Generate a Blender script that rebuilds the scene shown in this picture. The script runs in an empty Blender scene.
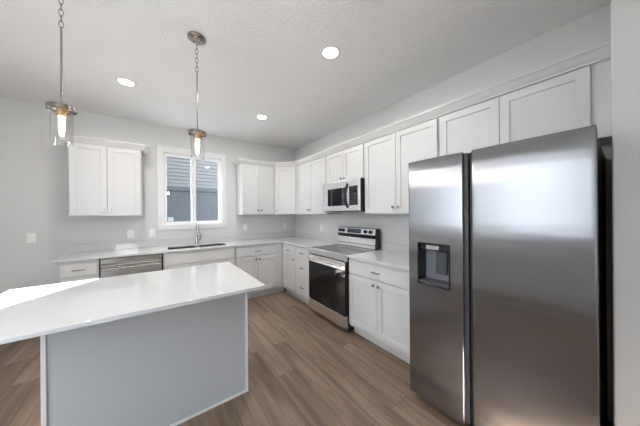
import bpy, bmesh, math, random
from mathutils import Matrix, Vector
random.seed(7)
S = bpy.context.scene
C = S.collection
R = math.radians

# ------------------------------------------------------------------ camera
cam_d = bpy.data.cameras.new('camera'); cam = bpy.data.objects.new('camera', cam_d); C.objects.link(cam)
cam_d.sensor_fit = 'HORIZONTAL'; cam_d.sensor_width = 36.0
cam_d.lens = 224.3235 * 36 / 640
cam_d.shift_y = 0.63 / 640
cam_d.clip_start = 0.05
cam.matrix_world = Matrix.Translation((-2.4167, -4.2001, 1.3902)) @ Matrix.Rotation(R(-36.32), 4, 'Z') @ Matrix.Rotation(R(90), 4, 'X') @ Matrix.Rotation(R(-0.43), 4, 'Z')
S.camera = cam

# ------------------------------------------------------------------ light
S.view_settings.view_transform = 'Standard'; S.view_settings.look = 'None'
S.view_settings.gamma = 1.0; S.view_settings.use_curve_mapping = False
S.view_settings.exposure = 0.90
W = bpy.data.worlds.new('sky'); S.world = W; W.use_nodes = True
W.node_tree.nodes['Background'].inputs[0].default_value = (0.82, 0.92, 1.0, 1)
W.node_tree.nodes['Background'].inputs[1].default_value = 8.5
sun_d = bpy.data.lights.new('sun', 'SUN'); sun = bpy.data.objects.new('sun', sun_d); C.objects.link(sun)
sun_d.energy = 30.0; sun_d.angle = R(0.6); sun_d.color = (1.0, 0.97, 0.93)
_e = R(27.5)
sun.rotation_euler = Vector((0.565 * math.cos(_e), 0.825 * math.cos(_e), -math.sin(_e))).to_track_quat('-Z', 'Y').to_euler()
sun.location = (-8, -12, 8)

LAMP_W = 5.0
def portal(name, loc, rot, sx, sy):
    d = bpy.data.lights.new(name, 'AREA'); o = bpy.data.objects.new(name, d); C.objects.link(o)
    d.shape = 'RECTANGLE'; d.size = sx; d.size_y = sy; d.cycles.is_portal = True
    o.location = loc; o.rotation_euler = rot
portal('sky_portal', (-3.425, -7.66, 1.4), (R(90), 0, 0), 0.95, 2.2)
portal('sky_portal', (-4.16, -3.41, 1.1), (R(90), 0, R(-90)), 0.93, 2.2)


# ------------------------------------------------------------------ materials
def mat(name, col=(0.8, 0.8, 0.8), rough=0.5, metal=0.0, **kw):
    m = bpy.data.materials.new(name); m.use_nodes = True
    b = m.node_tree.nodes['Principled BSDF']
    b.inputs['Base Color'].default_value = (*col, 1); b.inputs['Roughness'].default_value = rough
    b.inputs['Metallic'].default_value = metal
    for k, v in kw.items(): b.inputs[k.replace('_', ' ')].default_value = v
    return m
def nd(m, t, **kw):
    n = m.node_tree.nodes.new(t)
    for k, v in kw.items(): setattr(n, k, v)
    return n
def lk(m, a, b): m.node_tree.links.new(a, b)
def bsdf(m): return m.node_tree.nodes['Principled BSDF']
def bump(m, height, strength, dist):
    b = nd(m, 'ShaderNodeBump'); b.inputs['Strength'].default_value = strength; b.inputs['Distance'].default_value = dist
    lk(m, height, b.inputs['Height']); lk(m, b.outputs[0], bsdf(m).inputs['Normal']); return b
def coords(m, scale=(1, 1, 1), rot=(0, 0, 0)):
    t = nd(m, 'ShaderNodeTexCoord'); mp = nd(m, 'ShaderNodeMapping')
    mp.inputs['Scale'].default_value = scale; mp.inputs['Rotation'].default_value = rot
    lk(m, t.outputs['Object'], mp.inputs[0]); return mp.outputs[0]
def noise(m, vec, scale, detail=3, rough=0.5):
    n = nd(m, 'ShaderNodeTexNoise'); n.inputs['Scale'].default_value = scale; n.inputs['Detail'].default_value = detail
    n.inputs['Roughness'].default_value = rough
    lk(m, vec, n.inputs['Vector']); return n.outputs['Fac']
def ramp(m, fac, stops):
    r = nd(m, 'ShaderNodeValToRGB'); e = r.color_ramp.elements
    while len(e) < len(stops): e.new(0.5)
    for x, (p, c) in zip(e, stops): x.position = p; x.color = (*c, 1)
    lk(m, fac, r.inputs[0]); return r.outputs[0]

M = {}
M['wall'] = mat('wall_paint', (0.655, 0.655, 0.655), 0.7)
bump(M['wall'], noise(M['wall'], coords(M['wall']), 180, 2), 0.12, 0.002)
M['ceil'] = mat('ceiling_texture', (0.90, 0.905, 0.91), 0.9)
_n = noise(M['ceil'], coords(M['ceil']), 70, 4, 0.6)
_r = ramp(M['ceil'], _n, [(0.42, (0, 0, 0)), (0.58, (1, 1, 1))])
bump(M['ceil'], _r, 0.55, 0.006)
M['white'] = mat('white_cabinet_paint', (0.65, 0.655, 0.66), 0.32)
M['trim'] = mat('white_trim_paint', (0.76, 0.765, 0.77), 0.4)
M['vinyl'] = mat('white_vinyl', (0.82, 0.82, 0.82), 0.35)
M['island'] = mat('grey_island_panel', (0.50, 0.51, 0.53), 0.45)
M['nickel'] = mat('brushed_nickel', (0.42, 0.41, 0.40), 0.25, 1.0)
M['chrome'] = mat('chrome', (0.55, 0.55, 0.57), 0.10, 1.0)
M['black'] = mat('black_plastic', (0.012, 0.012, 0.014), 0.45)
M['gloss_black'] = mat('gloss_black', (0.012, 0.012, 0.015), 0.12)
M['black_glass'] = mat('black_glass', (0.006, 0.006, 0.008), 0.04)
M['display'] = mat('display_glass', (0.05, 0.065, 0.10), 0.1)
M['charcoal'] = mat('charcoal_plastic', (0.07, 0.07, 0.08), 0.35)
M['grey_plastic'] = mat('grey_plastic', (0.20, 0.21, 0.24), 0.35)
M['plate'] = mat('white_plate_plastic', (0.85, 0.85, 0.84), 0.35)
M['slot'] = mat('dark_slot', (0.08, 0.08, 0.08), 0.6)
M['bronze'] = mat('warm_nickel', (0.36, 0.33, 0.31), 0.2, 1.0)
M['brass'] = mat('brass_socket', (0.75, 0.50, 0.25), 0.3, 1.0)
M['sticker'] = mat('pale_blue_sticker', (0.55, 0.68, 0.80), 0.6)
M['bounce_ground'] = mat('bounce_ground', (0.62, 0.62, 0.61), 0.9)
M['grass'] = mat('lawn', (0.16, 0.17, 0.10), 0.95)
bump(M['grass'], noise(M['grass'], coords(M['grass']), 30, 4), 0.5, 0.03)
M['siding_dark'] = mat('dark_siding', (0.024, 0.026, 0.033), 0.6)
M['siding_light'] = mat('grey_siding', (0.066, 0.064, 0.066), 0.6)
M['roofing'] = mat('roof_shingle', (0.12, 0.12, 0.12), 0.9)

# quartz
q = M['quartz'] = mat('white_quartz', (0.80, 0.79, 0.775), 0.04)
_v = coords(q)
_n1 = noise(q, _v, 2.2, 6, 0.65)
lk(q, ramp(q, _n1, [(0.47, (0.63, 0.635, 0.64)), (0.5, (0.61, 0.615, 0.62)), (0.53, (0.63, 0.635, 0.64))]), bsdf(q).inputs['Base Color'])

# brushed stainless, horizontal grain
def steel(name, col, rough, aniso=0.75, rot=0.0):
    m = mat(name, col, rough, 1.0)
    b = bsdf(m); b.inputs['Anisotropic'].default_value = aniso; b.inputs['Anisotropic Rotation'].default_value = rot
    t = nd(m, 'ShaderNodeTangent', direction_type='RADIAL', axis='Z'); lk(m, t.outputs[0], b.inputs['Tangent'])
    n = noise(m, coords(m, (3, 3, 420)), 1.0, 3)
    mr = nd(m, 'ShaderNodeMapRange'); mr.inputs['To Min'].default_value = rough - 0.01; mr.inputs['To Max'].default_value = rough + 0.015
    lk(m, n, mr.inputs[0]); lk(m, mr.outputs[0], b.inputs['Roughness'])
    return m
M['steel'] = steel('brushed_stainless', (0.84, 0.84, 0.85), 0.25, 0.9)
M['steel_dark'] = steel('dishwasher_stainless', (0.46, 0.455, 0.45), 0.25, 0.8)
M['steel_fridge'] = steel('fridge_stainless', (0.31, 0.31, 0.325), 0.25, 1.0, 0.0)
bump(M['steel_fridge'], noise(M['steel_fridge'], coords(M['steel_fridge'], (0.8, 0.8, 7)), 1.0, 2), 0.5, 0.004)
M['sink_steel'] = mat('sink_stainless', (0.26, 0.24, 0.22), 0.3, 1.0)

def glass(name, tint=(1, 1, 1), f0=0.045, boost=1.0):
    m = bpy.data.materials.new(name); m.use_nodes = True; nt = m.node_tree; nt.nodes.clear()
    o = nt.nodes.new('ShaderNodeOutputMaterial'); mx = nt.nodes.new('ShaderNodeMixShader')
    tr = nt.nodes.new('ShaderNodeBsdfTransparent'); gl = nt.nodes.new('ShaderNodeBsdfGlossy')
    lw = nt.nodes.new('ShaderNodeLayerWeight'); lw.inputs[0].default_value = 0.5
    pw = nt.nodes.new('ShaderNodeMath'); pw.operation = 'POWER'; pw.inputs[1].default_value = 3.5
    fr = nt.nodes.new('ShaderNodeMath'); fr.operation = 'MULTIPLY_ADD'; fr.inputs[1].default_value = 0.8; fr.inputs[2].default_value = f0
    nt.links.new(lw.outputs['Facing'], pw.inputs[0]); nt.links.new(pw.outputs[0], fr.inputs[0])
    tr.inputs[0].default_value = (*tint, 1); gl.inputs['Roughness'].default_value = 0.02
    mu = nt.nodes.new('ShaderNodeMath'); mu.operation = 'MULTIPLY'; mu.inputs[1].default_value = boost; mu.use_clamp = True
    nt.links.new(fr.outputs[0], mu.inputs[0]); nt.links.new(mu.outputs[0], mx.inputs[0])
    nt.links.new(tr.outputs[0], mx.inputs[1]); nt.links.new(gl.outputs[0], mx.inputs[2]); nt.links.new(mx.outputs[0], o.inputs[0])
    return m
M['glass'] = glass('clear_window_glass')
M['shade_glass'] = glass('clear_shade_glass', (0.99, 0.99, 0.99), 0.08, 1.0)

def emit(name, col, st):
    m = bpy.data.materials.new(name); m.use_nodes = True; nt = m.node_tree; nt.nodes.clear()
    o = nt.nodes.new('ShaderNodeOutputMaterial'); e = nt.nodes.new('ShaderNodeEmission')
    e.inputs[0].default_value = (*col, 1); e.inputs[1].default_value = st; nt.links.new(e.outputs[0], o.inputs[0]); return m
M['led'] = emit('led_lens', (1.0, 0.97, 0.92), 14)
M['bulb'] = emit('warm_bulb', (1.0, 0.88, 0.78), 280)
M['clock'] = emit('clock_digits', (0.7, 0.85, 1.0), 0.5)

# wood plank floor running along y
f = M['floor'] = mat('wood_plank_floor', (0.3, 0.2, 0.14), 0.42)
_v = coords(f, rot=(0, 0, R(90)))
br = nd(f, 'ShaderNodeTexBrick'); br.offset = 0.37; br.offset_frequency = 2
for k, v in {'Scale': 1.0, 'Mortar Size': 0.0012, 'Mortar Smooth': 0.2, 'Brick Width': 1.22, 'Row Height': 0.178, 'Bias': 0.0}.items(): br.inputs[k].default_value = v
br.inputs['Color1'].default_value = (0, 0, 0, 1); br.inputs['Color2'].default_value = (1, 1, 1, 1); br.inputs['Mortar'].default_value = (0.5, 0.5, 0.5, 1)
lk(f, _v, br.inputs['Vector'])
sep = nd(f, 'ShaderNodeSeparateColor'); lk(f, br.outputs['Color'], sep.inputs[0])
def grain(scalevec, scale, detail, dist=0.0):
    mp = nd(f, 'ShaderNodeMapping'); mp.inputs['Scale'].default_value = scalevec; lk(f, _v, mp.inputs[0])
    n = nd(f, 'ShaderNodeTexNoise', noise_dimensions='4D'); n.inputs['Scale'].default_value = scale; n.inputs['Detail'].default_value = detail
    n.inputs['Distortion'].default_value = dist
    mu = nd(f, 'ShaderNodeMath', operation='MULTIPLY'); mu.inputs[1].default_value = 37.0
    lk(f, sep.outputs[0], mu.inputs[0]); lk(f, mu.outputs[0], n.inputs['W']); lk(f, mp.outputs[0], n.inputs['Vector']); return n.outputs['Fac']
g1 = grain((0.7, 9, 1), 1.6, 5, 0.8); g2 = grain((2, 55, 1), 1.5, 4)
def math2(m, op, a, b):
    n = nd(m, 'ShaderNodeMath', operation=op)
    for i, x in enumerate((a, b)):
        if isinstance(x, (int, float)): n.inputs[i].default_value = x
        else: lk(m, x, n.inputs[i])
    return n.outputs[0]
tone = math2(f, 'ADD', math2(f, 'MULTIPLY', sep.outputs[0], 0.15), math2(f, 'ADD', math2(f, 'MULTIPLY', g1, 0.68), math2(f, 'MULTIPLY', g2, 0.28)))
col = ramp(f, tone, [(0.36, (0.118, 0.077, 0.050)), (0.54, (0.225, 0.155, 0.107)), (0.72, (0.34, 0.252, 0.185))])
mx = nd(f, 'ShaderNodeMix', data_type='RGBA'); lk(f, br.outputs['Fac'], mx.inputs[0]); lk(f, col, mx.inputs[6]); mx.inputs[7].default_value = (0.08, 0.05, 0.035, 1)
lk(f, mx.outputs[2], bsdf(f).inputs['Base Color'])
bump(f, math2(f, 'SUBTRACT', g2, math2(f, 'MULTIPLY', br.outputs['Fac'], 1.5)), 0.12, 0.002)

# ------------------------------------------------------------------ mesh helpers
class B:
    def __init__(s): s.m = bmesh.new()
    def box(s, x0, x1, y0, y1, z0, z1):
        v = [s.m.verts.new((x, y, z)) for x in (x0, x1) for y in (y0, y1) for z in (z0, z1)]
        for q_ in ((0, 1, 3, 2), (4, 6, 7, 5), (0, 4, 5, 1), (2, 3, 7, 6), (0, 2, 6, 4), (1, 5, 7, 3)): s.m.faces.new([v[i] for i in q_])
        return s
    def prism(s, pts, z0, z1):
        a = [s.m.verts.new((x, y, z0)) for x, y in pts]; b = [s.m.verts.new((x, y, z1)) for x, y in pts]
        n = len(pts); s.m.faces.new(a); s.m.faces.new(b[::-1])
        for i in range(n): s.m.faces.new((a[i], b[i], b[(i + 1) % n], a[(i + 1) % n]))
        return s
    def extrude_x(s, pts, x0, x1):          # pts are (y, z)
        a = [s.m.verts.new((x0, y, z)) for y, z in pts]; b = [s.m.verts.new((x1, y, z)) for y, z in pts]
        n = len(pts); s.m.faces.new(a); s.m.faces.new(b[::-1])
        for i in range(n): s.m.faces.new((a[i], b[i], b[(i + 1) % n], a[(i + 1) % n]))
        return s
    def lathe(s, prof, cx=0, cy=0, cz=0, axis='z', seg=24, caps=True):     # prof: (radius, height)
        rings = []
        for r, h in prof:
            ring = []
            for k in range(seg):
                a = 2 * math.pi * k / seg; u, w = r * math.cos(a), r * math.sin(a)
                p = {'z': (u, w, h), 'y': (u, h, w), 'x': (h, u, w)}[axis]
                ring.append(s.m.verts.new((p[0] + cx, p[1] + cy, p[2] + cz)))
            rings.append(ring)
        for a, b in zip(rings, rings[1:]):
            for k in range(seg): s.m.faces.new((a[k], a[(k + 1) % seg], b[(k + 1) % seg], b[k]))
        if not caps: return s
        if prof[0][0] > 1e-5: s.m.faces.new(rings[0][::-1])
        if prof[-1][0] > 1e-5: s.m.faces.new(rings[-1])
        return s
    def tube(s, pts, r, seg=12, closed=False):
        pts = [Vector(p) for p in pts]; n = len(pts); rings = []; prev = None
        for i, p in enumerate(pts):
            if closed: t = (pts[(i + 1) % n] - pts[i - 1]).normalized()
            else: t = (pts[min(i + 1, n - 1)] - pts[max(i - 1, 0)]).normalized()
            u = prev if prev is not None else (Vector((0, 0, 1)) if abs(t.z) < 0.9 else Vector((1, 0, 0)))
            u = (u - t * u.dot(t)).normalized(); prev = u; w = t.cross(u)
            rr = r[i] if isinstance(r, (list, tuple)) else r
            rings.append([s.m.verts.new(p + (u * math.cos(2 * math.pi * k / seg) + w * math.sin(2 * math.pi * k / seg)) * rr) for k in range(seg)])
        for i in range(n if closed else n - 1):
            a, b = rings[i], rings[(i + 1) % n]
            for k in range(seg): s.m.faces.new((a[k], a[(k + 1) % seg], b[(k + 1) % seg], b[k]))
        if not closed: s.m.faces.new(rings[0][::-1]); s.m.faces.new(rings[-1])
        return s
    def slab(s, us, vs, keep, w0, w1, mp):  # cells of a grid, extruded from w0 to w1; mp(u, v, w) -> xyz
        V = {}
        def vv(i, j, k):
            if (i, j, k) not in V: V[i, j, k] = s.m.verts.new(mp(us[i], vs[j], (w0, w1)[k]))
            return V[i, j, k]
        K = {(i, j) for i in range(len(us) - 1) for j in range(len(vs) - 1) if keep((us[i] + us[i + 1]) / 2, (vs[j] + vs[j + 1]) / 2)}
        for i, j in K:
            s.m.faces.new([vv(i, j, 1), vv(i + 1, j, 1), vv(i + 1, j + 1, 1), vv(i, j + 1, 1)])
            s.m.faces.new([vv(i, j, 0), vv(i, j + 1, 0), vv(i + 1, j + 1, 0), vv(i + 1, j, 0)])
            for (di, dj, a, b) in ((-1, 0, (i, j), (i, j + 1)), (1, 0, (i + 1, j), (i + 1, j + 1)), (0, -1, (i, j), (i + 1, j)), (0, 1, (i, j + 1), (i + 1, j + 1))):
                if (i + di, j + dj) not in K: s.m.faces.new([vv(*a, 0), vv(*b, 0), vv(*b, 1), vv(*a, 1)])
        return s
    def sweep(s, path, prof, closed=False):   # prof: (out, z), right hand side of the path is out
        n = len(path); rings = []
        for i, (x, y) in enumerate(path):
            def nrm(a, b):
                d = Vector((b[0] - a[0], b[1] - a[1])).normalized(); return Vector((d.y, -d.x))
            if closed: na = nrm(path[i - 1], path[i]); nb = nrm(path[i], path[(i + 1) % n])
            else: na = nrm(path[max(i - 1, 0)], path[max(i, 1)]); nb = nrm(path[min(i, n - 2)], path[min(i + 1, n - 1)])
            m_ = (na + nb).normalized(); m_ = m_ / max(m_.dot(na), 0.3)
            rings.append([s.m.verts.new((x + m_.x * o, y + m_.y * o, z)) for o, z in prof])
        k = len(prof)
        for i in range(n if closed else n - 1):
            a, b = rings[i], rings[(i + 1) % n]
            for j in range(k): s.m.faces.new((a[j], b[j], b[(j + 1) % k], a[(j + 1) % k]))
        if not closed: s.m.faces.new(rings[0]); s.m.faces.new(rings[-1][::-1])
        return s
    def shift(s, fn):
        for v in s.m.verts: v.co = Vector(fn(v.co))
        return s
    def out(s, name, material, parent=None, bevel=0.0, smooth=None, seg=2, **props):
        bmesh.ops.recalc_face_normals(s.m, faces=s.m.faces[:])
        me = bpy.data.meshes.new(name); s.m.to_mesh(me); s.m.free()
        me.materials.append(material)
        if smooth is not None:
            me.polygons.foreach_set('use_smooth', [True] * len(me.polygons)); me.set_sharp_from_angle(angle=R(smooth))
        o = bpy.data.objects.new(name, me); C.objects.link(o)
        if parent is not None: o.parent = parent
        if bevel:
            b = o.modifiers.new('bevel', 'BEVEL'); b.width = bevel; b.segments = seg; b.limit_method = 'ANGLE'; b.angle_limit = R(40)
        for k, v in props.items(): o[k] = v
        return o

def thing(name, label, cat, loc=(0, 0, 0), rotz=0.0, group=None):
    o = bpy.data.objects.new(name, None); C.objects.link(o); o.empty_display_size = 0.1
    o.location = loc; o.rotation_euler = (0, 0, rotz); o['label'] = label; o['category'] = cat
    if group: o['group'] = group
    return o
def tag(o, label, cat, group=None):
    o['label'] = label; o['category'] = cat
    if group: o['group'] = group
    return o
def struct(o): o['kind'] = 'structure'; return o
def dup(root, loc, label, group=None):
    r = root.copy(); C.objects.link(r); r.location = loc; r['label'] = label
    if group: r['group'] = group
    for ch in list(root.children):
        c = ch.copy(); C.objects.link(c); c.parent = r
        for g in ch.children:
            d = g.copy(); C.objects.link(d); d.parent = c
            for h in g.children:
                e = h.copy(); C.objects.link(e); e.parent = d
    return r
XY = lambda u, v, w: (u, v, w)
XZ = lambda u, v, w: (u, w, v)
YZ = lambda u, v, w: (w, u, v)

# ------------------------------------------------------------------ room shell
H = 2.756
XL, YR, XP = -4.0, -7.5, -0.72       # left wall, rear wall, fridge-side wall end
struct(B().box(XL - 0.15, 0.15, YR - 0.15, 0.15, -0.12, 0).out('floor', M['floor']))
struct(B().box(XL - 0.15, 0.15, YR - 0.15, 0.15, H, H + 0.3).out('ceiling', M['ceil']))
WX0, WX1, WZ0, WZ1 = -2.315, -1.462, 1.232, 2.365
struct(B().slab([XL - 0.15, WX0, WX1, 0.15], [0, WZ0, WZ1, H], lambda u, v: not (WX0 < u < WX1 and WZ0 < v < WZ1), 0, 0.15, XZ).out('wall_back', M['wall']))
struct(B().box(0, 0.15, YR, -0.0005, 0, H).out('wall_right', M['wall']))
LD0, LD1, LDZ = -3.88, -2.95, 2.20
LW0, LW1 = -7.3, -5.8
struct(B().slab([YR, LD0, LD1, -0.0005], [0, LDZ, H], lambda u, v: not (LD0 < u < LD1 and v < LDZ), XL - 0.15, XL, YZ).out('wall_left', M['wall']))
rear_open = [(-3.90, -2.95, 0.30, 2.50)]
struct(B().slab([XL - 0.15, -3.90, -2.95, 0.15], [0, 0.30, 2.50, H], lambda u, v: not any(a < u < b and c < v < d for a, b, c, d in rear_open), YR - 0.15, YR, XZ).out('wall_rear', M['wall']))
struct(B().box(XP, -0.0005, YR + 0.0005, -4.165, 0, H).out('wall_fridge_side', M['wall'], bevel=0.008, seg=3))
# baseboards
def bb(name, path):
    struct(B().sweep(path, [(0, 0), (0.014, 0), (0.014, 0.085), (0.008, 0.1), (0, 0.1)]).out(name, M['trim']))
bb('baseboard_back', [(XL + 0.001, 0), (-3.26, 0)])
bb('baseboard_left', [(XL, LD0 + 1.0), (XL, -0.016)])
bb('baseboard_fridge_side', [(XP, -4.2), (XP, YR + 0.001)])

# kitchen window
w1 = struct(B().slab([WX0 - 0.075, WX0 + 0.004, WX1 - 0.004, WX1 + 0.065], [WZ0 - 0.078, WZ0 + 0.004, WZ1 - 0.004, WZ1 + 0.083],
    lambda u, v: not (WX0 < u < WX1 and WZ0 < v < WZ1), -0.018, -0.0005, XZ).out('window_1', M['trim'], bevel=0.004))
B().slab([WX0 + 0.001, WX0 + 0.012, WX1 - 0.012, WX1 - 0.001], [WZ0 + 0.001, WZ0 + 0.012, WZ1 - 0.012, WZ1 - 0.001],
    lambda u, v: not (WX0 + 0.012 < u < WX1 - 0.012 and WZ0 + 0.012 < v < WZ1 - 0.012), -0.0, 0.14, XZ).out('window_jamb', M['trim'], w1)
ax0, ax1, az0, az1 = WX0 + 0.012, WX1 - 0.012, WZ0 + 0.012, WZ1 - 0.012
B().slab([ax0, ax0 + 0.02, ax1 - 0.02, ax1], [az0, az0 + 0.02, az1 - 0.02, az1],
    lambda u, v: not (ax0 + 0.02 < u < ax1 - 0.02 and az0 + 0.02 < v < az1 - 0.02), 0.045, 0.12, XZ).out('window_frame', M['vinyl'], w1, bevel=0.003)
midx = -1.900
for (sx0, sx1, sy) in ((ax0 + 0.004, midx + 0.036, 0.050), (midx - 0.036, ax1 - 0.004, 0.080)):
    sz0, sz1 = az0 + 0.004, az1 - 0.004; t_ = 0.032
    sh = B().slab([sx0, sx0 + t_, sx1 - t_, sx1], [sz0, sz0 + t_, sz1 - t_, sz1],
        lambda u, v: not (sx0 + t_ < u < sx1 - t_ and sz0 + t_ < v < sz1 - t_), sy, sy + 0.028, XZ).out('window_sash', M['vinyl'], w1, bevel=0.003)
    B().box(sx0 + t_, sx1 - t_, sy + 0.012, sy + 0.017, sz0 + t_, sz1 - t_).out('window_pane', M['glass'], sh)
st = B().box(-2.255, -2.180, 0.0605, 0.0615, 1.285, 1.35).out('window_sticker', M['sticker'], w1)
# unseen half-glazed door in the left wall, guessed and shaped for the sun patch
d1 = struct(B().slab([LD0 - 0.07, LD0 + 0.003, LD1 - 0.003, LD1 + 0.07], [0, LDZ - 0.003, LDZ + 0.07],
    lambda u, v: not (LD0 < u < LD1 and v < LDZ), XL + 0.0005, XL + 0.018, YZ).out('door_1', M['trim'], bevel=0.003))
dl = B().slab([LD0 + 0.002, LD0 + 0.03, LD1 - 0.03, LD1 - 0.002], [0.005, 1.06, LDZ - 0.03, LDZ - 0.002],
    lambda u, v: not (LD0 + 0.03 < u < LD1 - 0.03 and 1.06 < v < LDZ - 0.03), XL - 0.09, XL - 0.045, YZ).out('door_leaf', M['vinyl'], d1, bevel=0.002)
B().box(XL - 0.07, XL - 0.065, LD0 + 0.03, LD1 - 0.03, 1.06, LDZ - 0.03).out('door_pane', M['glass'], dl)
# unseen rear window, guessed and placed to let in daylight
for i, (a, b, c, d) in enumerate(rear_open):
    w = struct(B().slab([a - 0.08, a, b, b + 0.08], [c - 0.08, c, d, d + 0.08], lambda u, v: not (a < u < b and c < v < d), YR + 0.0005, YR + 0.018, XZ).out('window_%d' % (i + 2), M['trim'], bevel=0.003))
    B().slab([a, a + 0.04, b - 0.04, b], [c, c + 0.04, d - 0.04, d], lambda u, v: not (a + 0.04 < u < b - 0.04 and c + 0.04 < v < d - 0.04), YR - 0.1, YR - 0.04, XZ).out('window_frame', M['vinyl'], w, bevel=0.003)

# ------------------------------------------------------------------ outside
struct(B().box(-25, 20, -30, 20, -0.5, -0.3).out('ground', M['bounce_ground']))  # unseen ground, made pale to bounce daylight up to the ceiling
struct(B().box(XL - 0.25, 0.25, YR - 0.25, 0.25, H + 0.301, H + 3.4).out('wall_shade_upper', M['siding_dark']))  # unseen block over the room, added to keep sun off the neighbor wall
struct(B().box(-12, XL - 0.251, -2.0, 0.25, -0.3, H + 3.4).out('wall_shade_side', M['siding_dark']))  # unseen block added to widen the shade on the neighbor wall
struct(B().box(-5.6, -3.9, -9.9, -9.5, -0.3, 3.2).out('wall_sun_blocker', M['siding_light']))  # unseen block added to hold back most sun at the rear window
nb = thing('neighbor_house', 'blue-grey lap-sided house wall seen through the kitchen window', 'house', (0, 3.6, -0.3))
def laps(z0, z1, step):
    pts = [(0.1, z0)]; z = z0
    while z < z1 - 1e-4:
        pts += [(-0.020, z), (-0.003, z + step)]; z += step
    return pts + [(0.1, z)]
B().extrude_x(laps(0.0, 2.40, 0.10), -7, 6).out('lower_siding', M['siding_dark'], nb, label='dark blue-grey lower siding')
B().extrude_x(laps(2.52, 6.3, 0.105), -7, 6).out('upper_siding', M['siding_light'], nb, label='lighter grey upper siding')
B().box(-7, 6, -0.04, 0.1, 2.401, 2.519).out('belt_board', M['siding_dark'], nb)

# ------------------------------------------------------------------ cabinets
def knob(parent, x, y, z, name='knob'):
    B().lathe([(0.006, 0), (0.006, -0.012), (0.0135, -0.016), (0.0155, -0.022), (0.013, -0.027), (0.0, -0.0285)], x, y, z, 'y', 20).out(name, M['nickel'], parent, smooth=40)
def pull(parent, x, y, z, w=0.072):
    b = B()
    for sx in (-1, 1): b.lathe([(0.005, 0), (0.005, -0.026)], x + sx * w / 2, y, z, 'y', 12)
    b.tube([(x - w / 2 - 0.016, y - 0.026, z), (x - w / 2, y - 0.0275, z), (x, y - 0.029, z), (x + w / 2, y - 0.0275, z), (x + w / 2 + 0.016, y - 0.026, z)], [0.0055, 0.0065, 0.007, 0.0065, 0.0055], 12)
    b.out('pull', M['nickel'], parent, smooth=40)
def shaker(parent, x0, x1, z0, z1, yf, name='door', st_=0.057):
    """framed door: front face at y = yf, 19 mm thick"""
    b = B().slab([x0, x0 + st_, x1 - st_, x1], [z0, z0 + st_, z1 - st_, z1], lambda u, v: not (x0 + st_ < u < x1 - st_ and z0 + st_ < v < z1 - st_), yf + 0.0185, yf, XZ)
    b.box(x0 + st_ - 0.004, x1 - st_ + 0.004, yf + 0.010, yf + 0.0175, z0 + st_ - 0.004, z1 - st_ + 0.004)
    return b.out(name, M['white'], parent, bevel=0.0018)
def flat(parent, x0, x1, z0, z1, yf, name='drawer'):
    return B().box(x0, x1, yf, yf + 0.0185, z0, z1).out(name, M['white'], parent, bevel=0.003)

UZ0, UZ1 = 1.378, 2.29
CROWN = [(0.0, 2.266), (0.022, 2.266), (0.024, 2.276), (0.034, 2.284), (0.060, 2.320), (0.068, 2.324), (0.068, 2.341), (0.0, 2.341)]
def upper(label, loc, rot, w, z0=UZ0, doors=2, knobs='pair', fill=0.0, group='white upper wall cabinets', dep=0.31, left_gap=0.012, right_gap=0.012):
    t = thing('wall_cabinet', label, 'cabinet', loc, rot, group)
    b = B().box(0.001, w - 0.001 + fill, -dep, -0.001, z0 + 0.006, 2.33)
    b.slab([0.001, 0.016, w - 0.016, w - 0.001], [-dep, -dep + 0.018, -0.001], lambda u, v: not (0.016 < u < w - 0.016 and v > -dep + 0.018), z0, z0 + 0.007, XY)
    b.out('carcass', M['white'], t, bevel=0.0015)
    if fill: B().box(w, w + fill - 0.001, -dep - 0.004, -dep - 0.0005, z0, 2.25).out('filler_strip', M['white'], t)
    d0, d1_ = z0 + 0.010, 2.258
    yf = -dep - 0.0195
    if doors == 2:
        mid = (left_gap + w - right_gap) / 2
        a = shaker(t, left_gap, mid - 0.002, d0, d1_, yf); c = shaker(t, mid + 0.002, w - right_gap, d0, d1_, yf)
        knob(a, mid - 0.030, yf, d0 + 0.068 if z0 < 1.6 else d0 + 0.035); knob(c, mid + 0.030, yf, d0 + 0.068 if z0 < 1.6 else d0 + 0.035)
    return t
RW = R(-90)
c1 = upper('white two-door wall cabinet standing alone left of the window', (-3.240, 0, 0), 0, 0.676)
B().sweep([(0, -0.0005), (0, -0.31), (0.676, -0.31), (0.676, -0.0005)], CROWN).out('crown_molding', M['white'], c1)
upper('white two-door wall cabinet just right of the window', (-1.222, 0, 0), 0, 0.611)
# corner
t = thing('corner_cabinet', 'white single-door diagonal wall cabinet filling the corner between the walls', 'cabinet', (0, 0, 0), 0, None)
B().prism([(-0.001, -0.001), (-0.610, -0.001), (-0.610, -0.31), (-0.31, -0.610), (-0.001, -0.610)], UZ0, 2.33).out('carcass', M['white'], t, bevel=0.0015)
dr = shaker(t, 0.022, 0.402, UZ0 + 0.010, 2.258, -0.0195)
knob(dr, 0.052, -0.0195, UZ0 + 0.078)
dr.matrix_local = Matrix.Translation((-0.610, -0.31, 0)) @ Matrix.Rotation(R(-45), 4, 'Z')
upper('white two-door wall cabinet between the corner cabinet and the microwave', (0, -0.611, 0), RW, 0.912)
upper('short white two-door wall cabinet directly above the microwave', (0, -1.524, 0), RW, 0.762, z0=1.829)
upper('tall white two-door wall cabinet between the microwave and the refrigerator', (0, -2.287, 0), RW, 0.905)
upper('wide short white two-door wall cabinet above the refrigerator', (0, -3.193, 0), RW, 0.9, z0=1.822, fill=0.070)
tag(B().sweep([(-1.222, -0.0005), (-1.222, -0.3105), (-0.6105, -0.3105), (-0.3105, -0.6105), (-0.3105, -4.164)], CROWN).out('crown_molding', M['white']),
    'long white crown molding running over all the right-hand wall cabinets', 'molding')

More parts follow.
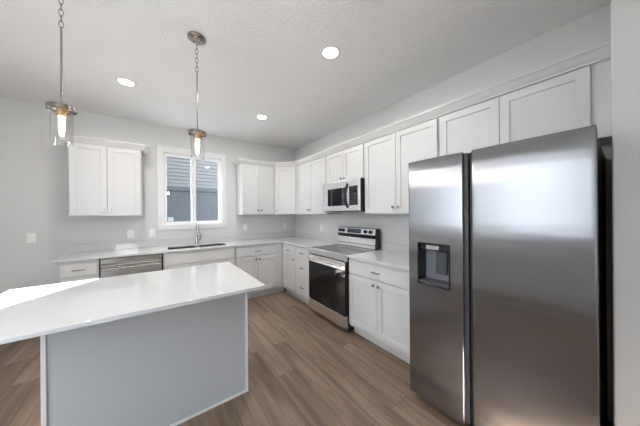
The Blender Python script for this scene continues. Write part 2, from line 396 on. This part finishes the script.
def toe(t, x0, x1): B().box(x0, x1, -0.538, -0.52, 0.0, 0.104).out('toe_kick', M['white'], t)
def base(label, loc, rot, w, kind, x_face0=0.0, x_face1=None, top=0.890, group='white base cabinets', toe_x=None):
    t = thing('base_cabinet', label, 'cabinet', loc, rot, group)
    x1 = w if x_face1 is None else x_face1
    if top < 0.87:      # open-topped carcass for the sink
        b = B().box(0.001, 0.019, -0.61, -0.002, 0.104, 0.890).box(w - 0.019, w - 0.001, -0.61, -0.002, 0.104, 0.890).box(0.019, w - 0.019, -0.61, -0.59, 0.104, 0.890).box(0.019, w - 0.019, -0.59, -0.002, 0.104, 0.122)
    else: b = B().box(0.001, w - 0.001, -0.61, -0.002, 0.104, top)
    b.out('carcass', M['white'], t, bevel=0.001)
    toe(t, *(toe_x or (0.001, w - 0.001)))
    yf = -0.6295; g = 0.012; a, z = x_face0 + g, x1 - g; mid = (a + z) / 2
    def dwr(p0, p1, z0, z1, handle=True):
        o = flat(t, p0, p1, z0, z1, yf)
        if handle: pull(o, (p0 + p1) / 2, yf, (z0 + z1) / 2)
    if kind in ('2door', 'sink'):
        dwr(a, z, 0.720, 0.862, kind == '2door')
        l = shaker(t, a, mid - 0.002, 0.135, 0.704, yf); r = shaker(t, mid + 0.002, z, 0.135, 0.704, yf)
        knob(l, mid - 0.030, yf, 0.658); knob(r, mid + 0.030, yf, 0.658)
    if kind == 'door':
        dwr(a, z, 0.720, 0.862); l = shaker(t, a, z, 0.135, 0.704, yf, st_=0.05); knob(l, z - 0.028, yf, 0.658)
    if kind == '3drawer':
        dwr(a, z, 0.720, 0.862); dwr(a, z, 0.436, 0.704); dwr(a, z, 0.135, 0.420)
    return t
base('narrow white base cabinet at the far left end of the counter, left of the dishwasher', (-3.250, 0, 0), 0, 0.309, 'door')
base('white sink base cabinet with a blank top panel, beneath the sink and window', (-2.333, 0, 0), 0, 0.914, 'sink', top=0.6)
base('white two-door base cabinet with one drawer, between the sink cabinet and the corner', (-1.418, 0, 0), 0, 0.805, '2door', x_face1=0.700, toe_x=(0.001, 0.880))
# corner run on the right wall (starts past the back run)
base('narrow white base cabinet with one door and one small drawer, right at the inner corner', (0, -0.611, 0), RW, 0.477, 'door', x_face0=0.064)
base('white three-drawer base cabinet directly left of the range', (0, -1.089, 0), RW, 0.452, '3drawer')
base('wide white two-door base cabinet with one drawer, between the range and the refrigerator', (0, -2.309, 0), RW, 0.820, '2door', toe_x=(0.001, 0.89))

# ------------------------------------------------------------------ countertops
CT0, CT1 = 0.892, 0.914
SX0, SX1, SY0, SY1 = -2.275, -1.505, -0.520, -0.135
def in_counter(x, y):
    if SX0 < x < SX1 and SY0 < y < SY1: return False
    return y > -0.65 or x > -0.651
ct = B().slab([-3.300, SX0, SX1, -0.651, -0.001], [-1.545, -0.65, SY0, SY1, -0.001], in_counter, CT0, CT1, XY).out('countertop', M['quartz'], bevel=0.003)
tag(ct, 'white quartz L-shaped countertop running under the window and round the corner to the range', 'countertop')
tag(B().box(-3.300, -0.021, -0.020, -0.001, CT1 + 0.0003, 1.016).out('backsplash', M['quartz'], bevel=0.002), 'long low white quartz backsplash along the window wall', 'backsplash')
tag(B().box(-0.020, -0.001, -1.545, -0.001, CT1 + 0.0003, 1.016).out('backsplash', M['quartz'], bevel=0.002), 'low white quartz backsplash on the right wall, from the corner to the range', 'backsplash')
ct2 = B().box(-0.651, -0.001, -3.212, -2.306, CT0, CT1).out('countertop', M['quartz'], bevel=0.003)
tag(ct2, 'short white quartz countertop between the range and the refrigerator', 'countertop')
tag(B().box(-0.020, -0.001, -3.212, -2.306, CT1 + 0.0003, 1.016).out('backsplash', M['quartz'], bevel=0.002), 'short low white quartz backsplash between the range and the refrigerator', 'backsplash')

# ------------------------------------------------------------------ sink, faucet
sk = thing('kitchen_sink', 'stainless steel double-bowl undermount sink below the window', 'sink', (0, 0, 0))
mxs = (SX0 + SX1) / 2
def bowl(x0, x1):
    y0, y1, z0, z1 = SY0 - 0.004, SY1 + 0.004, 0.69, 0.8915
    b = B().slab([x0, x0 + 0.004, x1 - 0.004, x1], [y0, y0 + 0.004, y1 - 0.004, y1], lambda u, v: not (x0 + 0.004 < u < x1 - 0.004 and y0 + 0.004 < v < y1 - 0.004), z0, z1, XY)
    b.box(x0, x1, y0, y1, z0 - 0.004, z0)
    return b.out('bowl', M['sink_steel'], sk)
for a, b_ in ((SX0 - 0.004, mxs - 0.028), (mxs + 0.028, SX1 + 0.004)):
    o = bowl(a, b_)
    B().lathe([(0.0, 0.6803), (0.042, 0.6803), (0.045, 0.683), (0.038, 0.6835), (0.0, 0.682)], (a + b_) / 2, (SY0 + SY1) / 2, 0, 'z', 24).out('drain', M['chrome'], o, smooth=40)
B().box(mxs - 0.0275, mxs + 0.0275, SY0 - 0.004, SY1 + 0.004, 0.80, 0.890).out('divider', M['chrome'], sk)
fc = thing('kitchen_faucet', 'chrome high-arc kitchen faucet with a side lever behind the sink', 'faucet', (-1.875, -0.078, CT1 + 0.0003))
B().lathe([(0.0, 0.0), (0.027, 0.0), (0.027, 0.008), (0.018, 0.016), (0.0165, 0.11), (0.013, 0.118), (0.0, 0.118)], seg=24).out('base', M['chrome'], fc, smooth=40)
arc = [(0, 0, 0.10), (0, 0, 0.24)] + [(0, -0.065 + 0.065 * math.cos(a), 0.27 + 0.065 * math.sin(a)) for a in [math.pi * k / 12 for k in range(0, 13)]] + [(0, -0.132, 0.25)]
B().tube(arc, 0.0145, 14).out('spout', M['chrome'], fc, smooth=50)
B().lathe([(0.011, 0.0), (0.015, -0.01), (0.0165, -0.075), (0.014, -0.085), (0.0, -0.085)], 0, -0.132, 0.255, seg=20).out('spray_head', M['chrome'], fc, smooth=40)
lv = B().tube([(0.015, 0, 0.065), (0.04, 0, 0.066), (0.052, 0, 0.075)], [0.012, 0.011, 0.009], 12).tube([(0.052, 0, 0.068), (0.062, -0.01, 0.16)], [0.0085, 0.007], 10)
lv.out('lever', M['nickel'], fc, smooth=50)

# ------------------------------------------------------------------ dishwasher
dw = thing('dishwasher', 'stainless steel dishwasher built in left of the sink cabinet', 'dishwasher', (-2.937, 0, 0))
wd = 0.600
B().box(0.002, wd - 0.002, -0.60, -0.02, 0.10, 0.886).out('tub', M['black'], dw)
B().box(0.012, wd - 0.012, -0.637, -0.600, 0.115, 0.770).out('door_panel', M['steel_dark'], dw, bevel=0.004)
B().extrude_x([(-0.600, 0.884), (-0.632, 0.884), (-0.637, 0.878), (-0.637, 0.828), (-0.622, 0.815), (-0.622, 0.775), (-0.600, 0.772)], 0.012, wd - 0.012).out('control_panel', M['steel_dark'], dw)
B().tube([(0.03, -0.633, 0.804), (0.06, -0.650, 0.804), (wd - 0.06, -0.650, 0.804), (wd - 0.03, -0.633, 0.804)], 0.010, 12).out('handle', M['steel_dark'], dw, smooth=50)
B().box(0.03, 0.16, -0.6225, -0.6218, 0.822, 0.826).out('vent_slot', M['black'], dw)
B().box(0.01, wd - 0.01, -0.545, -0.52, 0.0, 0.10).out('toe_plate', M['black'], dw)

# ------------------------------------------------------------------ range   (local: x along width, front -y)
rg = thing('range', 'stainless steel electric range with black glass oven door on the right wall', 'range', (0, -1.547, 0), RW)
w = 0.756
B().box(0.0, w, -0.628, -0.025, 0.045, 0.905).out('body', M['black'], rg, bevel=0.003)
B().box(0.0, w, -0.640, -0.100, 0.9055, 0.9185).out('cooktop', M['black_glass'], rg, bevel=0.003)
def burner(x, y, r):
    B().lathe([(r, 0.9186), (r, 0.9189), (r - 0.003, 0.9189), (r - 0.003, 0.9186), (r, 0.9186)], x, y, 0, 'z', 40, caps=False).out('burner_ring', M['grey_plastic'], rg, smooth=40)
for x_, y_, r_ in ((0.2, -0.5, 0.11), (0.56, -0.5, 0.085), (0.2, -0.25, 0.08), (0.56, -0.25, 0.10)): burner(x_, y_, r_)
B().extrude_x([(-0.629, 0.918), (-0.660, 0.918), (-0.674, 0.908), (-0.676, 0.850), (-0.668, 0.836), (-0.629, 0.836)], 0.0, w).out('front_rail', M['steel'], rg, smooth=30)
od = B().box(0.004, w - 0.004, -0.668, -0.630, 0.215, 0.826).out('oven_door', M['black'], rg, bevel=0.004)
B().box(0.004, w - 0.004, -0.6735, -0.6685, 0.735, 0.826).out('door_top_band', M['steel'], od, bevel=0.002)
B().box(0.004, w - 0.004, -0.6725, -0.6685, 0.218, 0.7345).out('oven_glass', M['black_glass'], od, bevel=0.0015)
hd = B().tube([(0.035, -0.718, 0.792), (w - 0.035, -0.718, 0.792)], 0.0125, 16)
for x_ in (0.06, w - 0.06): hd.tube([(x_, -0.672, 0.785), (x_, -0.716, 0.792)], 0.009, 12)
hd.out('oven_handle', M['steel'], od, smooth=50)
B().box(0.004, w - 0.004, -0.672, -0.630, 0.062, 0.205).out('storage_drawer', M['steel'], rg, bevel=0.005)
for x_ in (0.04, w - 0.04):
    for y_ in (-0.57, -0.08): B().lathe([(0.018, 0.0), (0.018, 0.05)], x_, y_, 0, 'z', 16).out('foot', M['black'], rg)
# backguard
bg = B().extrude_x([(-0.055, 0.90), (-0.132, 0.9190), (-0.112, 1.050), (-0.128, 1.095), (-0.140, 1.100), (-0.128, 1.178), (-0.110, 1.186), (-0.055, 1.186)], 0.0, w).out('backguard', M['black'], rg, bevel=0.002)
def tilt_panel(name, m, x0, x1, p0, p1, th, parent, bev=0.0):
    (ya, za), (yb, zb) = p0, p1; d = Vector((yb - ya, zb - za)).normalized(); n = Vector((-d.y, d.x))
    if n.x > 0: n = -n
    return B().extrude_x([(ya, za), (yb, zb), (yb + n.x * th, zb + n.y * th), (ya + n.x * th, za + n.y * th)], x0, x1).out(name, m, parent, bevel=bev)
cp = tilt_panel('control_panel', M['steel'], 0.006, w - 0.006, (-0.1405, 1.101), (-0.1285, 1.180), 0.006, bg, 0.002)
tilt_panel('lower_panel', M['steel'], 0.006, w - 0.02, (-0.1260, 0.966), (-0.1130, 1.050), 0.006, bg, 0.001)
tilt_panel('lower_trim', M['steel'], 0.006, w - 0.02, (-0.1330, 0.921), (-0.1268, 0.960), 0.006, bg, 0.001)
dd = tilt_panel('display', M['display'], 0.235, 0.505, (-0.1462, 1.112), (-0.1365, 1.172), 0.0025, cp)
for x_ in (0.075, 0.150, 0.585, 0.675):
    k = B().lathe([(0.024, 0.0), (0.024, -0.004), (0.021, -0.006), (0.020, -0.024), (0.0, -0.026)], 0, 0, 0, 'y', 24).box(-0.004, 0.004, -0.032, -0.02, -0.02, 0.02).out('control_knob', M['gloss_black'], cp, smooth=40)
    k.location = (x_, -0.1405, 1.141); k.rotation_euler = (R(-8), 0, 0)

# ------------------------------------------------------------------ microwave
mw = thing('microwave', 'stainless over-the-range microwave hung below the short cabinet', 'microwave', (0, -1.528, 0), RW)
w = 0.752; z0, z1 = 1.420, 1.8275
B().box(0.002, w, -0.383, -0.002, z0, z1 - 0.001).out('body', M['black'], mw, bevel=0.002)
md = B().slab([0.002, 0.125, 0.500, 0.566], [z0 + 0.004, z0 + 0.075, z1 - 0.095, z1 - 0.004], lambda u, v: not (0.125 < u < 0.500 and z0 + 0.075 < v < z1 - 0.095), -0.384, -0.407, XZ).out('door', M['steel'], mw, bevel=0.003)
B().box(0.127, 0.498, -0.4055, -0.384, z0 + 0.077, z1 - 0.097).out('door_window', M['black_glass'], md)
mh = []
for k in range(13):
    tt = k / 12; mh.append((0.545, -0.402 - 0.042 * math.sin(math.pi * tt) ** 0.6, z0 + 0.045 + tt * 0.31))
B().tube(mh, 0.0155, 12).out('door_handle', M['black'], md, smooth=50)
B().box(0.569, w, -0.407, -0.384, z0 + 0.004, z1 - 0.004).out('control_surround', M['steel'], mw, bevel=0.003)
ct_ = B().box(0.580, 0.722, -0.410, -0.4072, z0 + 0.075, z1 - 0.090).out('keypad', M['black_glass'], mw, bevel=0.001)
B().box(0.600, 0.700, -0.4108, -0.4102, z1 - 0.125, z1 - 0.108).out('clock_display', M['display'], ct_)
kb = B()
for i in range(3):
    for j in range(5): kb.box(0.598 + i * 0.038, 0.624 + i * 0.038, -0.4107, -0.4102, z0 + 0.092 + j * 0.030, z0 + 0.108 + j * 0.030)
kb.out('button', M['charcoal'], ct_, kind='stuff')
B().box(0.06, w - 0.06, -0.34, -0.08, z0 - 0.004, z0 - 0.0002).out('grease_filter', M['charcoal'], mw)

# ------------------------------------------------------------------ refrigerator
fr = thing('refrigerator', 'tall stainless steel side-by-side refrigerator with ice and water dispenser', 'refrigerator', (0, -3.219, 0), RW)
W_ = 0.909; FZ0, FZ1 = 0.05, 1.771; YB = -0.757; YM = -0.838; YF = -0.857
B().box(0.003, W_ - 0.003, -0.750, -0.03, 0.02, 1.745).out('cabinet_body', M['black'], fr, bevel=0.004)
def lin(a, b, n): return [a + (b - a) * i / n for i in range(n + 1)]
def fdoor(x0, x1, hole=None, name='door'):
    us = sorted(set([round(u, 4) for u in lin(x0, x1, 24) + [x + s_ * e_ for e_ in (0.0004, 0.0012, 0.0025, 0.0045, 0.007) for x, s_ in ((x0, 1), (x1, -1))]] + ([hole[0], hole[1]] if hole else [])))
    vs = sorted(set([FZ0, FZ1] + ([hole[2], hole[3]] if hole else [])))
    keep = (lambda u, v: not (hole[0] < u < hole[1] and hole[2] < v < hole[3])) if hole else (lambda u, v: True)
    b = B().slab(us, vs, keep, YM, YF, XZ)
    def curve(c):
        if abs(c.y - YF) < 1e-6:
            s_ = (c.x - x0) / (x1 - x0); e = min(c.x - x0, x1 - c.x)
            y = YF - 0.005 * (1 - (2 * s_ - 1) ** 2)
            if e < 0.008: y += 0.008 - math.sqrt(max(0.0, 0.008 ** 2 - (0.008 - max(e, 0.0)) ** 2))
            return (c.x, y, c.z)
        return c
    d = b.shift(curve).out(name, M['steel_fridge'], fr, smooth=35)
    lu = sorted([x0 + 0.002, x1 - 0.002] + ([hole[0], hole[1]] if hole else [])); lv = sorted([FZ0 + 0.002, FZ1 - 0.002] + ([hole[2], hole[3]] if hole else []))
    B().slab(lu, lv, keep, YB, YM + 0.0002, XZ).out('door_liner', M['black'], d)
    return d
HX0, HX1, HZ0, HZ1 = 0.073, 0.301, 0.876, 1.178
ld = fdoor(0.0, 0.376, (HX0, HX1, HZ0, HZ1))
rd = fdoor(0.424, W_)
# dark finger channels on the meeting edges
B().box(0.3765, 0.400, -0.838, YB, FZ0 + 0.01, FZ1 - 0.006).out('handle_channel', M['charcoal'], ld, bevel=0.002)
B().box(0.4095, 0.4235, -0.838, YB, FZ0 + 0.01, FZ1 - 0.006).out('handle_channel', M['black'], rd, bevel=0.002)
# dispenser
ds = B().slab([HX0 + 0.001, HX0 + 0.010, HX1 - 0.010, HX1 - 0.001], [HZ0 + 0.001, HZ0 + 0.010, HZ1 - 0.010, HZ1 - 0.001], lambda u, v: not (HX0 + 0.010 < u < HX1 - 0.010 and HZ0 + 0.010 < v < HZ1 - 0.010), -0.757, -0.863, XZ).out('dispenser', M['gloss_black'], ld, bevel=0.002)
B().box(HX0 + 0.010, HX1 - 0.010, -0.7565, -0.7545, HZ0 + 0.010, HZ1 - 0.010).out('recess_back', M['grey_plastic'], ds)
B().box(HX0 + 0.0105, HX1 - 0.0105, -0.846, -0.757, HZ1 - 0.055, HZ1 - 0.0105).out('nozzle_housing', M['gloss_black'], ds, bevel=0.006)
B().box(HX0 + 0.060, HX0 + 0.150, -0.852, -0.8465, HZ1 - 0.048, HZ1 - 0.016).out('nozzle_cover', M['chrome'], ds, bevel=0.002)
B().extrude_x([(-0.758, HZ0 + 0.08), (-0.790, HZ0 + 0.075), (-0.776, HZ0 + 0.235), (-0.758, HZ0 + 0.24)], HX0 + 0.095, HX0 + 0.170).out('paddle', M['charcoal'], ds, bevel=0.003)
B().box(HX0 + 0.0105, HX1 - 0.0105, -0.856, -0.757, HZ0 + 0.0105, HZ0 + 0.028).out('drip_tray', M['charcoal'], ds, bevel=0.002)
# hinges, base grille, feet
for x0_, x1_ in ((0.02, 0.13), (W_ - 0.13, W_ - 0.02)): B().box(x0_, x1_, -0.83, -0.70, 1.7455, 1.7645 if 0 else 1.764).out('hinge_cover', M['charcoal'], fr, bevel=0.003) if 0 else B().box(x0_, x1_, -0.78, -0.70, 1.7455, 1.775).out('hinge_cover', M['charcoal'], fr, bevel=0.003)
B().box(0.02, W_ - 0.02, -0.78, -0.751, 0.012, 0.047).out('base_grille', M['black'], fr)
for x_ in (0.03, W_ - 0.03): B().lathe([(0.02, 0.0), (0.02, 0.03)], x_, -0.76, 0, 'z', 16).out('foot', M['black'], fr)

# ------------------------------------------------------------------ island
isl = thing('kitchen_island', 'kitchen island with grey-blue back panel and overhanging white quartz top', 'island', (-2.36, -2.15, 0))
ox, oy = 2.36, 2.15
def ib(x0, x1, y0, y1, z0, z1): return B().box(x0 + ox, x1 + ox, y0 + oy, y1 + oy, z0, z1)
IX0, IX1, IY0, IY1 = -2.890, -1.835, -2.435, -1.875
ib(IX0 + 0.004, IX1 - 0.004, IY0 + 0.004, IY1, 0.0, 0.891).out('carcass', M['white'], isl)
ib(IX0 + 0.021, IX1 - 0.021, IY0 + 0.001, IY0 + 0.0035, 0.0, 0.891).out('back_panel', M['island'], isl, label='smooth grey-blue back panel')
for a, b_ in ((IX0, IX0 + 0.020), (IX1 - 0.020, IX1)): ib(a, b_, IY0 - 0.009, IY0 + 0.020, 0.0, 0.891).out('corner_trim', M['trim'], isl, bevel=0.003)
ib(IX1 - 0.0035, IX1, IY0 + 0.0205, IY1, 0.0, 0.891).out('side_panel', M['trim'], isl)
ib(IX0, IX0 + 0.0035, IY0 + 0.0205, IY1, 0.0, 0.891).out('side_panel', M['trim'], isl)
B().sweep([(IX1 + ox, IY1 + oy), (IX1 + ox, IY0 + oy - 0.006), (IX0 + ox, IY0 + oy - 0.006), (IX0 + ox, IY1 + oy)][::1], [(0, 0), (-0.0, 0), (0, 0.018), (0.007, 0.016), (0.013, 0.010), (0.015, 0.0)][2:] + [(0, 0)]).out('shoe_molding', M['trim'], isl)
ib(-3.180, -1.820, -2.768, -1.838, 0.892, 0.914).out('countertop', M['quartz'], isl, bevel=0.003)

# ------------------------------------------------------------------ outlets and switches
def plate(label, x, z, kind='outlet', rot=0.0, loc=None, w=0.072):
    t = thing('outlet' if kind == 'outlet' else 'light_switch', label, 'outlet' if kind == 'outlet' else 'switch', loc or (x, 0, z), rot, 'white electrical wall plates')
    B().box(-w / 2, w / 2, -0.006, -0.0005, -0.058, 0.058).out('cover_plate', M['plate'], t, bevel=0.002)
    if kind == 'outlet':
        for dz in (-0.022, 0.022):
            r = B().box(-0.017, 0.017, -0.0085, -0.0062, dz - 0.015, dz + 0.015).out('receptacle', M['plate'], t, bevel=0.002)
            B().box(-0.008, -0.006, -0.0089, -0.0086, dz - 0.002, dz + 0.008).box(0.006, 0.008, -0.0089, -0.0086, dz - 0.002, dz + 0.008).out('slot', M['slot'], r)
    else:
        for dx in ((-0.023, 0.023) if w > 0.1 else (0,)):
            B().extrude_x([(-0.0062, -0.033), (-0.0085, -0.033), (-0.0115, 0.033), (-0.0062, 0.033)], dx - 0.016, dx + 0.016).out('rocker', M['plate'], t)
plate('white switch plate alone on the wall at far left', -3.608, 1.125, 'switch')
plate('white outlet plate above the dishwasher, farther from the window', -2.703, 1.118)
plate('white switch plate just left of the window above the backsplash', -2.456, 1.122, 'switch')
plate('white outlet plate right of the window under the two-door cabinet', -1.067, 1.145)
plate('white outlet plate on the back wall nearest the room corner', -0.245, 1.140)
plate('white outlet plate on the right wall between corner and range', 0, 0, 'outlet', RW, (0, -0.95, 1.135))

# ------------------------------------------------------------------ recessed ceiling lights
def downlight(loc, label):
    t = thing('recessed_light', label, 'ceiling light', loc, 0, 'recessed ceiling lights')
    B().lathe([(0.086, -0.0005), (0.086, -0.004), (0.080, -0.008), (0.066, -0.008), (0.061, -0.003), (0.059, -0.0005), (0.086, -0.0005)], seg=40, caps=False).out('trim_ring', M['trim'], t, smooth=40)
    ld_ = bpy.data.lights.new('recessed_lamp', 'AREA'); lo_ = bpy.data.objects.new('recessed_lamp', ld_); C.objects.link(lo_); lo_.parent = t
    ld_.shape = 'DISK'; ld_.size = 0.12; ld_.energy = LAMP_W; ld_.color = (1.0, 0.97, 0.93); lo_.location = (0, 0, -0.008)
    B().lathe([(0.0, -0.001), (0.0585, -0.001), (0.0585, -0.0025), (0.0, -0.0035)], seg=40).out('lens', M['led'], t, smooth=40)
    return t
downlight((-2.649, -1.172, H), 'lit round recessed ceiling light, leftmost, above the dishwasher side')
downlight((-1.197, -1.180, H), 'lit round recessed ceiling light, smallest in view, toward the far corner')
downlight((-1.210, -2.726, H), 'lit round recessed ceiling light, largest and nearest, in front of the microwave')

# ------------------------------------------------------------------ pendants
pn = thing('pendant_light', 'lit clear glass pendant whose round ceiling canopy is in view', 'pendant light', (-2.150, -2.250, H), 0, 'glass pendants over the island')
B().lathe([(0.0, -0.0005), (0.064, -0.0005), (0.064, -0.012), (0.050, -0.020), (0.012, -0.024), (0.0, -0.024)], seg=40).out('canopy', M['bronze'], pn, smooth=40)
zt = -0.022
for k in range(7):
    zc = zt - 0.018 - k * 0.0345; pts = []
    for j in range(16):
        a = 2 * math.pi * j / 16; u_, v_ = 0.0095 * math.cos(a), 0.0215 * math.sin(a)
        pts.append((u_, 0, zc + v_) if k % 2 == 0 else (0, u_, zc + v_))
    B().tube(pts, 0.0021, 8, closed=True).out('chain_link', M['nickel'], pn, smooth=60)
B().tube([(0, 0, -0.262), (0, 0, -0.728)], 0.0048, 12).out('stem', M['bronze'], pn, smooth=60)
# open metal band with a bar across it
rb = B().lathe([(0.062, -0.728), (0.062, -0.752), (0.0595, -0.752), (0.0595, -0.728), (0.062, -0.728)], seg=40, caps=False)
rb.box(-0.060, 0.060, -0.009, 0.009, -0.735, -0.730); rb.box(-0.009, 0.009, -0.060, 0.060, -0.735, -0.7295)
rb.out('ring', M['bronze'], pn, smooth=40)
B().lathe([(0.0, -0.7355), (0.020, -0.7355), (0.022, -0.745), (0.020, -0.790), (0.0, -0.792)], seg=24).out('socket', M['brass'], pn, smooth=40)
B().lathe([(0.0, -0.792), (0.009, -0.793), (0.0115, -0.812), (0.012, -0.855), (0.008, -0.874), (0.0, -0.880)], seg=20).out('bulb', M['bulb'], pn, smooth=60)
B().lathe([(0.0465, -0.737), (0.0465, -0.950), (0.0440, -0.950), (0.0440, -0.737), (0.0465, -0.737)], seg=40, caps=False).out('glass_shade', M['shade_glass'], pn, smooth=40)
dup(pn, (-2.853, -2.250, H), 'lit clear glass pendant at far left whose canopy is out of view', 'glass pendants over the island')
